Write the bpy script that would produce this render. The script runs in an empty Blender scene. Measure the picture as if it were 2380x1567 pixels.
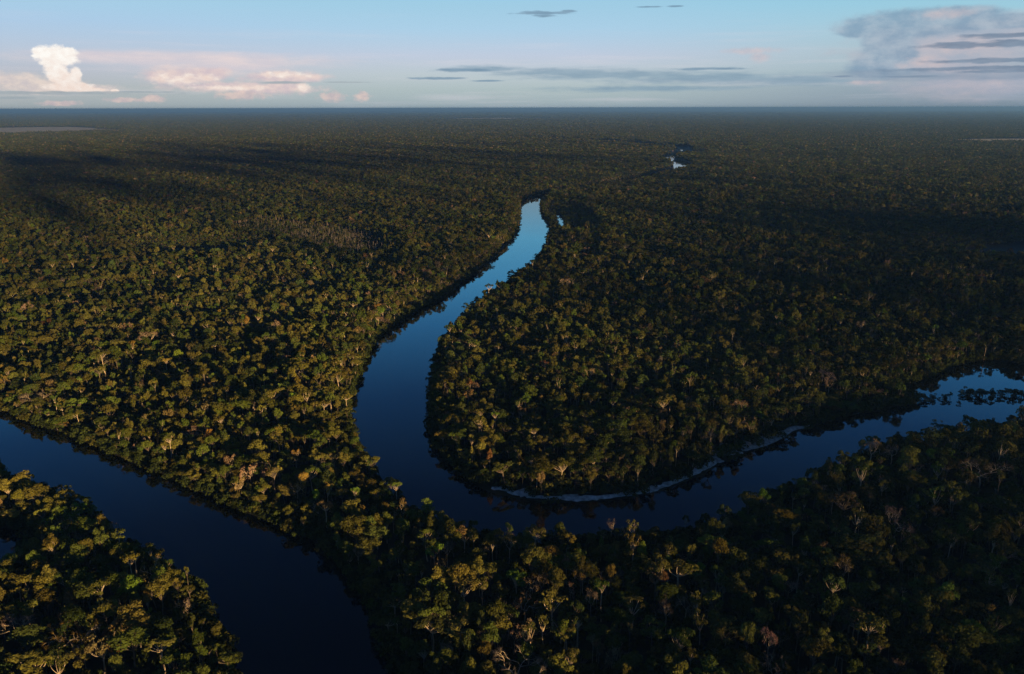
import bpy, bmesh, math, random
import numpy as np
from mathutils import Matrix, Vector
from mathutils.geometry import tessellate_polygon

R = math.radians
rng = np.random.default_rng(11)
random.seed(11)
sc = bpy.context.scene
col = sc.collection

# ------------------------------------------------------------------ camera
CAM_H = 250.0
W, H = 1024.0, 674.0
FPX = 796.0
cam_data = bpy.data.cameras.new("camera")
cam_data.sensor_width = 36.0
cam_data.lens = 36.0 * FPX / W
cam_data.clip_start = 1.0
cam_data.clip_end = 400000.0
cam = bpy.data.objects.new("camera", cam_data)
col.objects.link(cam)
MROT = Matrix.Rotation(R(90 - 16.06), 3, 'X') @ Matrix.Rotation(R(-0.13), 3, 'Z')
cam.matrix_world = Matrix.Translation((0, 0, CAM_H)) @ MROT.to_4x4()
sc.camera = cam
M = np.array(MROT)


def unp(x, y, z=0.0):
    """A point of the place seen at (x, y) of the 2380 px wide photograph, at height z."""
    x = x * 1024 / 2380; y = y * 1024 / 2380
    d = M @ np.array([x - W / 2, H / 2 - y, -FPX])
    t = (z - CAM_H) / d[2]
    return np.array([d[0] * t, d[1] * t])


def unp1(x, y, z=0.0):
    return unp(x * 2380 / 1024, y * 2380 / 1024, z)


def proj(P):
    """World points (n,3) -> pixel (n,2) at 1024 wide, and depth."""
    q = (np.asarray(P) - np.array([0, 0, CAM_H])) @ M
    d = -q[:, 2]
    d = np.where(d < 1e-3, 1e-3, d)
    return np.stack([W / 2 + FPX * q[:, 0] / d, H / 2 - FPX * q[:, 1] / d], 1), -q[:, 2]


# ------------------------------------------------------------------ small numeric tools
def vnoise(x, y, seed=0):
    xi = np.floor(x).astype(np.int64); yi = np.floor(y).astype(np.int64)
    fx = x - xi; fy = y - yi
    fx = fx * fx * (3 - 2 * fx); fy = fy * fy * (3 - 2 * fy)

    def h(a, b):
        n = (a * 374761393 + b * 668265263 + seed * 974634777) & 0x7fffffff
        n = ((n ^ (n >> 13)) * 1274126177) & 0x7fffffff
        return ((n ^ (n >> 16)) & 0xffff) / 65535.0
    return (h(xi, yi) * (1 - fx) + h(xi + 1, yi) * fx) * (1 - fy) + (h(xi, yi + 1) * (1 - fx) + h(xi + 1, yi + 1) * fx) * fy


def fbm(x, y, seed=0, o=4):
    s = 0; a = .5; t = 0
    for k in range(o):
        s = s + a * vnoise(x * 2 ** k, y * 2 ** k, seed + k); t += a; a *= .5
    return s / t


def smooth_closed(pts, n=5):
    p = np.array(pts); out = []
    m = len(p)
    for i in range(m):
        p0, p1, p2, p3 = p[i - 1], p[i], p[(i + 1) % m], p[(i + 2) % m]
        d1 = np.linalg.norm(p2 - p1)
        k = max(2, min(12, int(d1 / 12)))
        for t in np.linspace(0, 1, k, endpoint=False):
            # cardinal spline with a low tension, safe on uneven spacing
            m1 = (p2 - p0) / max(np.linalg.norm(p2 - p0), 1e-6) * d1 * .75
            m2 = (p3 - p1) / max(np.linalg.norm(p3 - p1), 1e-6) * d1 * .75
            out.append((2 * t**3 - 3 * t**2 + 1) * p1 + (t**3 - 2 * t**2 + t) * m1 + (-2 * t**3 + 3 * t**2) * p2 + (t**3 - t**2) * m2)
    return np.array(out)


def sdf(P, poly):
    """signed distance of points to a closed polygon, negative inside"""
    P = np.asarray(P)[:, :2]
    lo = poly.min(0) - 120; hi = poly.max(0) + 120
    res = np.full(len(P), 120.0)
    sel = np.where(((P > lo) & (P < hi)).all(1))[0]
    a = poly; b = np.roll(poly, -1, 0); ab = b - a; L = (ab**2).sum(1) + 1e-9
    for s in range(0, len(sel), 20000):
        idx = sel[s:s + 20000]; q = P[idx][:, None, :]
        t = np.clip(((q - a) * ab).sum(2) / L, 0, 1)
        d = np.sqrt((((a + t[..., None] * ab) - q)**2).sum(2).min(1))
        qx, qy = P[idx][:, 0:1], P[idx][:, 1:2]
        c = ((a[:, 1] > qy) != (b[:, 1] > qy)) & (qx < ab[:, 0] * (qy - a[:, 1]) / np.where(ab[:, 1] == 0, 1e-9, ab[:, 1]) + a[:, 0])
        inside = c.sum(1) % 2 == 1
        res[idx] = np.where(inside, -d, d)
    return res


# ------------------------------------------------------------------ where the water lies
FOOT, TOP = 0.0, 13.0
chan = np.array([(135, 2400), (330, 2720), (560, 3120), (742, 3520), (790, 3850), (800, 4180), (980, 4650), (1040, 5200), (830, 6000), (383, 6650), (60, 7000), (-300, 7300)], float)
tng = np.gradient(chan, axis=0); tng /= np.linalg.norm(tng, axis=1)[:, None]
nrm = np.stack([-tng[:, 1], tng[:, 0]], 1)
cw = np.array([46, 46, 38, 42, 46, 30, 9, 12, 60, 55, 45, 30], float)[:, None]
chan_l = chan + nrm * cw; chan_r = chan - nrm * cw

left_bank = [(1220, 462), (1209, 480), (1207, 510), (1202, 537), (1186, 560), (1148, 596), (1096, 637), (1046, 675), (988, 709), (930, 744), (884, 776), (857, 812), (835, 856), (819, 896), (808, 944), (805, 977), (811, 1010), (828, 1044)]
near_bank = [(868, 1088), (905, 1124), (955, 1158), (1005, 1190), (1060, 1212), (1130, 1222), (1200, 1230), (1280, 1230), (1360, 1228), (1450, 1220), (1540, 1214), (1620, 1200), (1690, 1184), (1760, 1152), (1840, 1108), (1905, 1088), (1965, 1058), (2025, 1030), (2100, 1006), (2165, 1000), (2235, 986), (2310, 976), (2380, 958)]
far_bank = [(2380, 846), (2335, 838), (2285, 836), (2225, 848), (2175, 868), (2120, 888), (2055, 908), (2090, 926), (2128, 930), (2112, 940), (2058, 947), (1973, 963), (1900, 986), (1850, 1002), (1780, 1033), (1720, 1054), (1660, 1084), (1620, 1106), (1560, 1130), (1511, 1146), (1463, 1155), (1395, 1164), (1326, 1167), (1258, 1165), (1213, 1158), (1150, 1144), (1104, 1118), (1072, 1090), (1035, 1062), (1022, 1035), (1010, 1005), (1004, 970), (1008, 925), (1012, 880), (1017, 840), (1028, 803), (1052, 777), (1088, 742), (1122, 707), (1162, 682), (1192, 657), (1222, 637), (1246, 612), (1266, 577), (1276, 552), (1278, 530), (1264, 506), (1256, 486), (1260, 470), (1282, 454)]
main_poly = smooth_closed(
    list(chan_l[::-1]) + [unp(*p, FOOT) for p in left_bank] + [unp(*p, TOP) for p in near_bank]
    + [np.array([640, 660]), np.array([1000, 700]), np.array([1000, 900]), np.array([640, 800])]
    + [unp(*p, FOOT) for p in far_bank] + list(chan_r[1:]))

lf = [(0, 946), (56, 972), (125, 997), (171, 1013), (231, 1037), (308, 1073), (376, 1098), (450, 1134), (523, 1167), (574, 1189), (643, 1212), (711, 1245), (754, 1262)]
lr = [(792, 1290), (822, 1325), (856, 1360), (880, 1402), (894, 1450), (916, 1500), (948, 1567)]
ln = [(540, 1567), (536, 1529), (523, 1494), (511, 1449), (484, 1404), (474, 1364), (446, 1319), (413, 1299), (370, 1266), (340, 1240), (295, 1230), (250, 1205), (205, 1166), (154, 1143), (115, 1118), (70, 1098), (32, 1096), (0, 1064)]
left_poly = smooth_closed(
    [np.array([-1100, 900]), np.array([-700, 790])] + [unp(*p, FOOT) for p in lf] + [unp(*p, 7) for p in lr]
    + [np.array([-48, 190]), np.array([-30, 60]), np.array([-125, 60]), np.array([-150, 190])]
    + [unp(*p, 15) for p in ln] + [np.array([-640, 640]), np.array([-1100, 740])])
side_poly = smooth_closed([np.array(p, float) for p in [(-420, 250), (-318, 330), (-283, 372), (-281, 410), (-305, 440), (-360, 440), (-470, 330)]])
pond_poly = smooth_closed([unp(*p) for p in [(1292, 492), (1303, 500), (1310, 512), (1310, 534), (1300, 532), (1294, 512)]])
lagoon_poly = smooth_closed([unp(*p) for p in [(2240, 579), (2300, 571), (2380, 564), (2450, 564), (2450, 598), (2380, 598), (2310, 595), (2255, 589)]])
pool_poly = smooth_closed([unp(*p) for p in [(380, 578), (450, 576), (530, 577), (545, 582), (480, 587), (400, 587)]])
waters = [("river", main_poly), ("river", left_poly), ("side_channel", side_poly), ("pond", pond_poly), ("lagoon", lagoon_poly), ("pool", pool_poly)]


def ragged(poly, amp, seed):
    """small in and outs along a bank"""
    a = np.roll(poly, 1, 0); b = np.roll(poly, -1, 0)
    n = b - a; n = np.stack([n[:, 1], -n[:, 0]], 1); n /= np.linalg.norm(n, axis=1)[:, None] + 1e-9
    k = (fbm(poly[:, 0] / 22, poly[:, 1] / 22, seed) - .5) * 2 * amp
    return poly + n * k[:, None]


waters = [(n, ragged(p, 3.0 if n == "river" else 2.0, i * 7 + 3)) for i, (n, p) in enumerate(waters)]


def water_sdf(P):
    s = np.full(len(P), 120.0)
    for _n, p in waters:
        s = np.minimum(s, sdf(P, p))
    return s


swamp_poly = np.array([unp(p[0] + 10, p[1] + 5) for p in [(520, 528), (600, 512), (700, 522), (800, 536), (880, 560), (890, 584), (860, 604), (800, 604), (745, 590), (690, 572), (620, 558), (545, 545)]])
grass_polys = [smooth_closed([unp(*p) for p in q]) for q in (
    [(-200, 299), (0, 297), (140, 295), (240, 299), (285, 303), (200, 307), (60, 312), (-200, 314)],
    [(2180, 328), (2260, 324), (2380, 323), (2600, 324), (2600, 332), (2380, 333), (2260, 332)],
    [(1010, 276), (1150, 274), (1300, 275), (1150, 278)])]


# ------------------------------------------------------------------ materials
def mat(name):
    m = bpy.data.materials.new(name); m.use_nodes = True
    nt = m.node_tree
    for n in list(nt.nodes): nt.nodes.remove(n)
    out = nt.nodes.new('ShaderNodeOutputMaterial')
    return m, nt, out


def N(nt, t, **kw):
    n = nt.nodes.new(t)
    for k, v in kw.items():
        if k.startswith('i_'):
            n.inputs[k[2:].replace('_', ' ')].default_value = v
        else:
            setattr(n, k, v)
    return n


def leaf_material(name, attr_type, attr):
    m, nt, out = mat(name)
    a = N(nt, 'ShaderNodeAttribute', attribute_type=attr_type, attribute_name=attr)
    geo = N(nt, 'ShaderNodeNewGeometry')
    nz = N(nt, 'ShaderNodeTexNoise'); nz.inputs['Scale'].default_value = .9; nz.inputs['Detail'].default_value = 2
    nt.links.new(geo.outputs['Position'], nz.inputs['Vector'])
    mr = N(nt, 'ShaderNodeMapRange'); mr.inputs['From Min'].default_value = .3; mr.inputs['From Max'].default_value = .7
    mr.inputs['To Min'].default_value = .62; mr.inputs['To Max'].default_value = 1.4
    nt.links.new(nz.outputs['Fac'], mr.inputs['Value'])
    mul = N(nt, 'ShaderNodeVectorMath', operation='SCALE')
    nt.links.new(a.outputs['Vector'], mul.inputs[0]); nt.links.new(mr.outputs['Result'], mul.inputs['Scale'])
    d = N(nt, 'ShaderNodeBsdfDiffuse'); t = N(nt, 'ShaderNodeBsdfTranslucent')
    mix = N(nt, 'ShaderNodeMixShader'); mix.inputs['Fac'].default_value = .12
    nt.links.new(mul.outputs['Vector'], d.inputs['Color']); nt.links.new(mul.outputs['Vector'], t.inputs['Color'])
    nt.links.new(d.outputs[0], mix.inputs[1]); nt.links.new(t.outputs[0], mix.inputs[2])
    nt.links.new(mix.outputs[0], out.inputs['Surface'])
    return m


LEAF = leaf_material("leaves", 'INSTANCER', "tint")
CANOPY = leaf_material("canopy_leaves", 'GEOMETRY', "tint")


def simple(name, c1, c2, scale, rough=.9, spec=.2):
    m, nt, out = mat(name)
    b = N(nt, 'ShaderNodeBsdfPrincipled'); b.inputs['Roughness'].default_value = rough; b.inputs['Specular IOR Level'].default_value = spec
    geo = N(nt, 'ShaderNodeNewGeometry')
    nz = N(nt, 'ShaderNodeTexNoise'); nz.inputs['Scale'].default_value = scale; nz.inputs['Detail'].default_value = 6
    cr = N(nt, 'ShaderNodeValToRGB')
    cr.color_ramp.elements[0].position = .35; cr.color_ramp.elements[0].color = (*c1, 1)
    cr.color_ramp.elements[1].position = .65; cr.color_ramp.elements[1].color = (*c2, 1)
    nt.links.new(geo.outputs['Position'], nz.inputs['Vector']); nt.links.new(nz.outputs['Fac'], cr.inputs['Fac'])
    nt.links.new(cr.outputs[0], b.inputs['Base Color']); nt.links.new(b.outputs[0], out.inputs['Surface'])
    return m


BARK = simple("pale_bark", (.36, .26, .17), (.54, .42, .29), .8)
BARKD = simple("dark_bark", (.10, .075, .055), (.20, .15, .11), .8)
BARKG = simple("grey_bark", (.12, .10, .085), (.22, .18, .15), .8)
GROUND = simple("forest_floor", (.010, .010, .005), (.022, .020, .010), .06)
GRASS = simple("dry_grass", (.34, .28, .17), (.52, .44, .28), .012)
SAND = simple("white_sand", (.30, .285, .26), (.68, .65, .61), .35)

WATER, nt, out = mat("dark_river_water")
b = N(nt, 'ShaderNodeBsdfPrincipled')
b.inputs['Base Color'].default_value = (.0012, .0018, .003, 1); b.inputs['Roughness'].default_value = .02; b.inputs['IOR'].default_value = 1.333
tc = N(nt, 'ShaderNodeNewGeometry')
nz = N(nt, 'ShaderNodeTexNoise'); nz.inputs['Scale'].default_value = .25; nz.inputs['Detail'].default_value = 4
wn = N(nt, 'ShaderNodeTexNoise'); wn.inputs['Scale'].default_value = .012; wn.inputs['Detail'].default_value = 3
wr = N(nt, 'ShaderNodeMapRange'); wr.inputs['From Min'].default_value = .42; wr.inputs['From Max'].default_value = .68; wr.inputs['To Min'].default_value = .012; wr.inputs['To Max'].default_value = .075
nt.links.new(tc.outputs['Position'], wn.inputs['Vector']); nt.links.new(wn.outputs['Fac'], wr.inputs['Value']); nt.links.new(wr.outputs[0], b.inputs['Roughness'])
bp = N(nt, 'ShaderNodeBump'); bp.inputs['Strength'].default_value = .035; bp.inputs['Distance'].default_value = .25
nt.links.new(tc.outputs['Position'], nz.inputs['Vector']); nt.links.new(nz.outputs['Fac'], bp.inputs['Height'])
nt.links.new(bp.outputs[0], b.inputs['Normal']); nt.links.new(b.outputs[0], out.inputs['Surface'])


# ------------------------------------------------------------------ mesh helpers
def np_mesh(name, V, F, mats=None, mi=None, smooth=False):
    """V (n,3); F list of arrays of faces (k,3) or (k,4)"""
    me = bpy.data.meshes.new(name)
    F = [np.asarray(f, np.int32) for f in F if len(f)]
    loops = np.concatenate([f.ravel() for f in F])
    tot = np.concatenate([np.full(len(f), f.shape[1], np.int32) for f in F])
    st = np.concatenate([[0], np.cumsum(tot)[:-1]]).astype(np.int32)
    me.vertices.add(len(V)); me.vertices.foreach_set("co", np.asarray(V, np.float32).ravel())
    me.loops.add(len(loops)); me.loops.foreach_set("vertex_index", loops)
    me.polygons.add(len(tot)); me.polygons.foreach_set("loop_start", st); me.polygons.foreach_set("loop_total", tot)
    for m in (mats or []): me.materials.append(m)
    if mi is not None: me.polygons.foreach_set("material_index", np.asarray(mi, np.int32))
    me.polygons.foreach_set("use_smooth", np.full(len(tot), smooth))
    me.update(calc_edges=True); me.validate()
    return me


def tag(o, label=None, cat=None, group=None, kind=None):
    if label: o["label"] = label
    if cat: o["category"] = cat
    if group: o["group"] = group
    if kind: o["kind"] = kind
    return o


def link(name, me, parent=None):
    o = bpy.data.objects.new(name, me); col.objects.link(o)
    if parent is not None: o.parent = parent
    return o


class Geo:
    def __init__(s): s.V = []; s.T = []; s.Q = []; s.n = 0
    def add(s, V, T=None, Q=None):
        s.V.append(np.asarray(V, float))
        if T is not None and len(T): s.T.append(np.asarray(T) + s.n)
        if Q is not None and len(Q): s.Q.append(np.asarray(Q) + s.n)
        s.n += len(V)
    def tube(s, pts, rad, sides=5):
        pts = np.asarray(pts, float); k = len(pts)
        t = np.gradient(pts, axis=0); t /= np.linalg.norm(t, axis=1)[:, None] + 1e-9
        up = np.array([.31, .95, .02]) if abs(t[0, 2]) > .5 else np.array([0, 0, 1.0])
        a = np.cross(t, up); a /= np.linalg.norm(a, axis=1)[:, None] + 1e-9
        c = np.cross(t, a)
        th = np.linspace(0, 2 * np.pi, sides, endpoint=False)
        ring = (np.cos(th)[None, :, None] * a[:, None] + np.sin(th)[None, :, None] * c[:, None]) * np.asarray(rad)[:, None, None] + pts[:, None]
        V = ring.reshape(-1, 3)
        Q = []
        for i in range(k - 1):
            for j in range(sides):
                j2 = (j + 1) % sides
                Q.append((i * sides + j, i * sides + j2, (i + 1) * sides + j2, (i + 1) * sides + j))
        s.add(V, Q=Q)
    def cards(s, P, Nn, size, asp=.7):
        """leaf clumps: one small bent leaf face each, at P facing Nn"""
        k = len(P)
        r = rng.normal(size=(k, 3)); a = np.cross(Nn, r); a /= np.linalg.norm(a, axis=1)[:, None] + 1e-9
        c = np.cross(Nn, a)
        size = np.asarray(size)[:, None]
        v = np.stack([P - a * size, P - c * size * asp + Nn * size * .12, P + a * size, P + c * size * asp + Nn * size * .1], 1).reshape(-1, 3)
        s.add(v, Q=np.arange(4 * k).reshape(k, 4))
    def arrays(s):
        V = np.concatenate(s.V); F = []
        if s.T: F.append(np.concatenate(s.T))
        if s.Q: F.append(np.concatenate(s.Q))
        return V, F
    def mesh(s, name, m):
        V, F = s.arrays()
        return np_mesh(name, V, F, [m])


def unit(v): return v / (np.linalg.norm(v, axis=-1, keepdims=True) + 1e-9)


def ball(n):
    return unit(rng.normal(size=(n, 3)))


def limb(a, b, sag=.12, k=5):
    a = np.asarray(a, float); b = np.asarray(b, float)
    t = np.linspace(0, 1, k)[:, None]
    L = np.linalg.norm(b - a)
    w = rng.normal(size=3) * L * sag; w[2] = abs(w[2]) * -.4
    return a + (b - a) * t + w * np.sin(t * np.pi) * .6


# ------------------------------------------------------------------ tree prototypes, 20 m tall, crown radius near 5 m
def lobes_for(shape, seed):
    r = np.random.default_rng(seed)
    L = []
    if shape == 'round':
        n = r.integers(11, 17)
        for i in range(n):
            d = unit(r.normal(size=3)); d[2] = abs(d[2]) * .9 + .02 if r.random() < .82 else -abs(d[2]) * .35
            rad = r.uniform(1.25, 2.3)
            L.append((np.array([d[0] * 3.5, d[1] * 3.5, 14.6 + d[2] * 4.0]) + r.normal(size=3) * .5, rad))
        L.append((np.array([0, 0, 15.0]), 2.6))
    elif shape == 'wide':
        n = r.integers(13, 18)
        for i in range(n):
            th = r.uniform(0, 6.28); q = math.sqrt(r.uniform(.05, 1)) * 4.9
            L.append((np.array([math.cos(th) * q, math.sin(th) * q, 17.0 - (q / 4.9)**2 * 2.6 + r.normal() * .6]), r.uniform(1.1, 2.0)))
    elif shape == 'umbrella':
        n = r.integers(9, 13)
        for i in range(n):
            th = i / n * 6.28 * 1.618 * 3; q = math.sqrt((i + .5) / n) * 4.6
            L.append((np.array([math.cos(th) * q, math.sin(th) * q, 18.4 - (q / 4.6)**2 * 1.3 + r.normal() * .35]), r.uniform(.9, 1.6)))
    elif shape == 'open':
        n = r.integers(7, 10)
        for i in range(n):
            th = r.uniform(0, 6.28); q = r.uniform(1.2, 4.4)
            L.append((np.array([math.cos(th) * q, math.sin(th) * q, r.uniform(13.8, 18.6) - q * .2]), r.uniform(.9, 1.7)))
    elif shape == 'column':
        n = r.integers(10, 14)
        for i in range(n):
            th = r.uniform(0, 6.28); q = r.uniform(.3, 1.8)
            L.append((np.array([math.cos(th) * q, math.sin(th) * q, 6.5 + 12 * (i + .5) / n]), r.uniform(1.2, 1.9) * (1 if i > 2 else .7)))
    return L


def crown_geo(L, per, size, flat=.75):
    g = Geo()
    C = np.array([c for c, _ in L]); RR = np.array([q for _, q in L])
    for i, (c, rad) in enumerate(L):
        n = max(4, int(per * rad * rad))
        d = ball(n); d[:, 2] = np.where(d[:, 2] < -.35, -d[:, 2], d[:, 2])
        shell = rng.uniform(.72, 1.08, n) ** 1
        P = c + d * (rad * shell)[:, None] * np.array([1.05, 1.05, flat])
        ins = (np.linalg.norm((P[:, None] - C[None]) * np.array([1, 1, 1 / flat]), axis=2) < RR[None] * .72)
        ins[:, i] = False
        keep = ~ins.any(1)
        P = P[keep]; d = d[keep]
        nn = unit(d + rng.normal(size=d.shape) * .55 + np.array([0, 0, .25]))
        g.cards(P, nn, rng.uniform(.7, 1.35, len(P)) * size)
    return g


def trunk_geo(L, thick=.32, wig=.5, sides=6, nl=None, lean=0.6):
    g = Geo()
    C = np.array([c for c, _ in L]); top = C[:, 2].max()
    fork = np.array([rng.normal() * lean, rng.normal() * lean, max(7.0, C[:, 2].min() - 3.0)])
    k = 7; t = np.linspace(0, 1, k)
    pts = np.zeros((k, 3)); pts[:] = fork * t[:, None]
    pts[:, 0] += np.sin(t * 3.0 + rng.uniform(0, 6)) * wig * t * (1 - t) * 2; pts[:, 1] += np.sin(t * 4 + rng.uniform(0, 6)) * wig * t * (1 - t) * 2
    g.tube(pts, thick * (1.25 - .5 * t), sides)
    order = rng.permutation(len(L))[:nl or len(L)]
    for i in order:
        g.tube(limb(pts[-1] - (0, 0, rng.uniform(0, 1.0)), C[i], .14, 5), thick * np.array([.6, .5, .4, .28, .14]), max(4, sides - 2))
    return g


def bare_geo(seed, spread=1.0, flat=False, base=8.5):
    """pale limbs forking into fine twigs; returns (trunk and limbs, twigs)"""
    r = np.random.default_rng(seed)
    g = Geo(); tw = Geo()
    k = 7; t = np.linspace(0, 1, k)
    top = np.array([r.normal() * .6, r.normal() * .6, base])
    pts = top * t[:, None]; pts[:, 0] += np.sin(t * 5 + r.uniform(0, 6)) * .35 * t
    g.tube(pts, .27 * (1.2 - .45 * t), 6)
    tips = []

    def grow(p, d, L, rad, depth):
        q = p + d * L
        w = r.normal(size=3) * L * .1
        g.tube([p, (p + q) / 2 + w, q], [rad, rad * .8, rad * .6], 4 if depth < 2 else 3)
        if depth == 3:
            tips.append((q, d)); return
        for _ in range(3 if depth < 2 else int(r.integers(3, 5))):
            nd = d + r.normal(size=3) * .62 * spread
            nd[2] += -.12 if flat else .12
            grow(q, unit(nd), L * r.uniform(.58, .8), rad * .62, depth + 1)
    nb = int(r.integers(3, 5))
    for i in range(nb):
        th = i / nb * 6.28 + r.uniform(-.4, .4)
        grow(pts[-1], unit(np.array([math.cos(th) * .75 * spread, math.sin(th) * .75 * spread, .75])), r.uniform(2.8, 4.0), .15, 0)
    P = np.array([p for p, _ in tips]); D = np.array([d for _, d in tips])
    reps = 16
    P2 = np.repeat(P, reps, 0); D2 = unit(np.repeat(D, reps, 0) + rng.normal(size=(len(P) * reps, 3)) * .7)
    Lh = rng.uniform(.35, .95, len(P2))[:, None]
    side = unit(np.cross(D2, rng.normal(size=D2.shape))) * .05
    v = np.stack([P2 - side, P2 + side, P2 + D2 * Lh * 1.5], 1).reshape(-1, 3)
    tw.add(v, T=np.arange(len(v)).reshape(-1, 3))
    return g, tw


PROTO = {}     # name -> dict(kind, trunk, crown, joined)
NEAR, MID, FAR = {}, {}, {}


def joined(name, parts):
    V = []; F3 = []; F4 = []; m3 = []; m4 = []; n = 0
    for i, (g, _m) in enumerate(parts):
        v, fs = g.arrays(); V.append(v)
        for f in fs:
            if f.shape[1] == 3: F3.append(f + n); m3 += [i] * len(f)
            else: F4.append(f + n); m4 += [i] * len(f)
        n += len(v)
    F = []; mi = []
    if F3: F.append(np.concatenate(F3)); mi += m3
    if F4: F.append(np.concatenate(F4)); mi += m4
    me = np_mesh(name, np.concatenate(V), F, [m for _, m in parts], mi)
    return bpy.data.objects.new(name, me)


def make_leafy(shape, seed, bark):
    L = lobes_for(shape, seed)
    dens = {'round': 30, 'wide': 34, 'umbrella': 30, 'open': 24, 'column': 30}[shape]
    thick = {'round': .22, 'wide': .26, 'umbrella': .27, 'open': .30, 'column': .2}[shape]
    tg = trunk_geo(L, thick); cg = crown_geo(L, dens, .40)
    key = f"{shape}_{seed}"
    bm_ = BARK if bark else BARKD
    PROTO[key] = dict(shape=shape, trunk=tg.mesh("trunk", bm_), crown=cg.mesh("crown", LEAF))
    NEAR.setdefault(shape, []).append((key, joined(key + "_near", [(tg, bm_), (cg, LEAF)])))
    cm = crown_geo(L, dens * .5, .56); tm = trunk_geo(L, thick * 1.1, sides=4, nl=5)
    MID.setdefault(shape, []).append((key, joined(key + "_mid", [(tm, bm_), (cm, LEAF)])))
    cf = crown_geo(L, dens * .16, .95); tf = Geo(); tf.tube([(0, 0, 0), (0, 0, 13)], [.3, .2], 3)
    FAR.setdefault(shape, []).append((key, joined(key + "_far", [(tf, bm_), (cf, LEAF)])))


for s in range(6): make_leafy('round', 100 + s, s == 0)
for s in range(4): make_leafy('wide', 200 + s, s == 1)
for s in range(4): make_leafy('umbrella', 300 + s, s % 2 == 0)
for s in range(3): make_leafy('open', 400 + s, True)
for s in range(2): make_leafy('column', 500 + s, False)
for s in range(4):
    g, tw = bare_geo(600 + s, 1.0 if s < 2 else 1.25, s == 3, 8.5 if s != 1 else 10.5)
    key = f"bare_{600 + s}"
    bm_ = BARK
    PROTO[key] = dict(shape='bare', trunk=g.mesh("limbs", bm_), crown=tw.mesh("twigs", LEAF))
    NEAR.setdefault('bare', []).append((key, joined(key + "_near", [(g, bm_), (tw, LEAF)])))
    MID.setdefault('bare', []).append((key, joined(key + "_mid", [(g, BARKG), (tw, LEAF)])))
    L = lobes_for('wide', 700 + s); cf = crown_geo(L, 3.0, .55); tf = Geo(); tf.tube([(0, 0, 0), (0, 0, 15)], [.4, .3], 3)
    FAR.setdefault('bare', []).append((key, joined(key + "_far", [(tf, BARKG), (cf, LEAF)])))

# ------------------------------------------------------------------ tints (leaf albedo)
TINTS = {
    'olive': (.076, .072, .017), 'dark green': (.036, .047, .013), 'mid green': (.052, .068, .014),
    'bright green': (.068, .104, .015), 'lime green': (.115, .170, .018), 'golden': (.160, .110, .026), 'tan': (.135, .098, .042),
    'russet': (.110, .058, .026), 'brown': (.094, .066, .033), 'pinkish grey': (.23, .145, .100), 'grey': (.13, .105, .088),
}
LEAFY = ['olive', 'dark green', 'mid green', 'bright green', 'brown', 'tan', 'golden', 'russet', 'lime green']
LEAFY_P = np.array([.44, .20, .24, .06, .025, .018, .012, .003, .006]); LEAFY_P /= LEAFY_P.sum()
BARE_T = ['pinkish grey', 'grey', 'brown', 'golden']
SHAPES = ['round', 'wide', 'umbrella', 'open', 'column', 'bare']
SHAPE_P = np.array([.59, .27, .055, .035, .03, .02])

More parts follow.
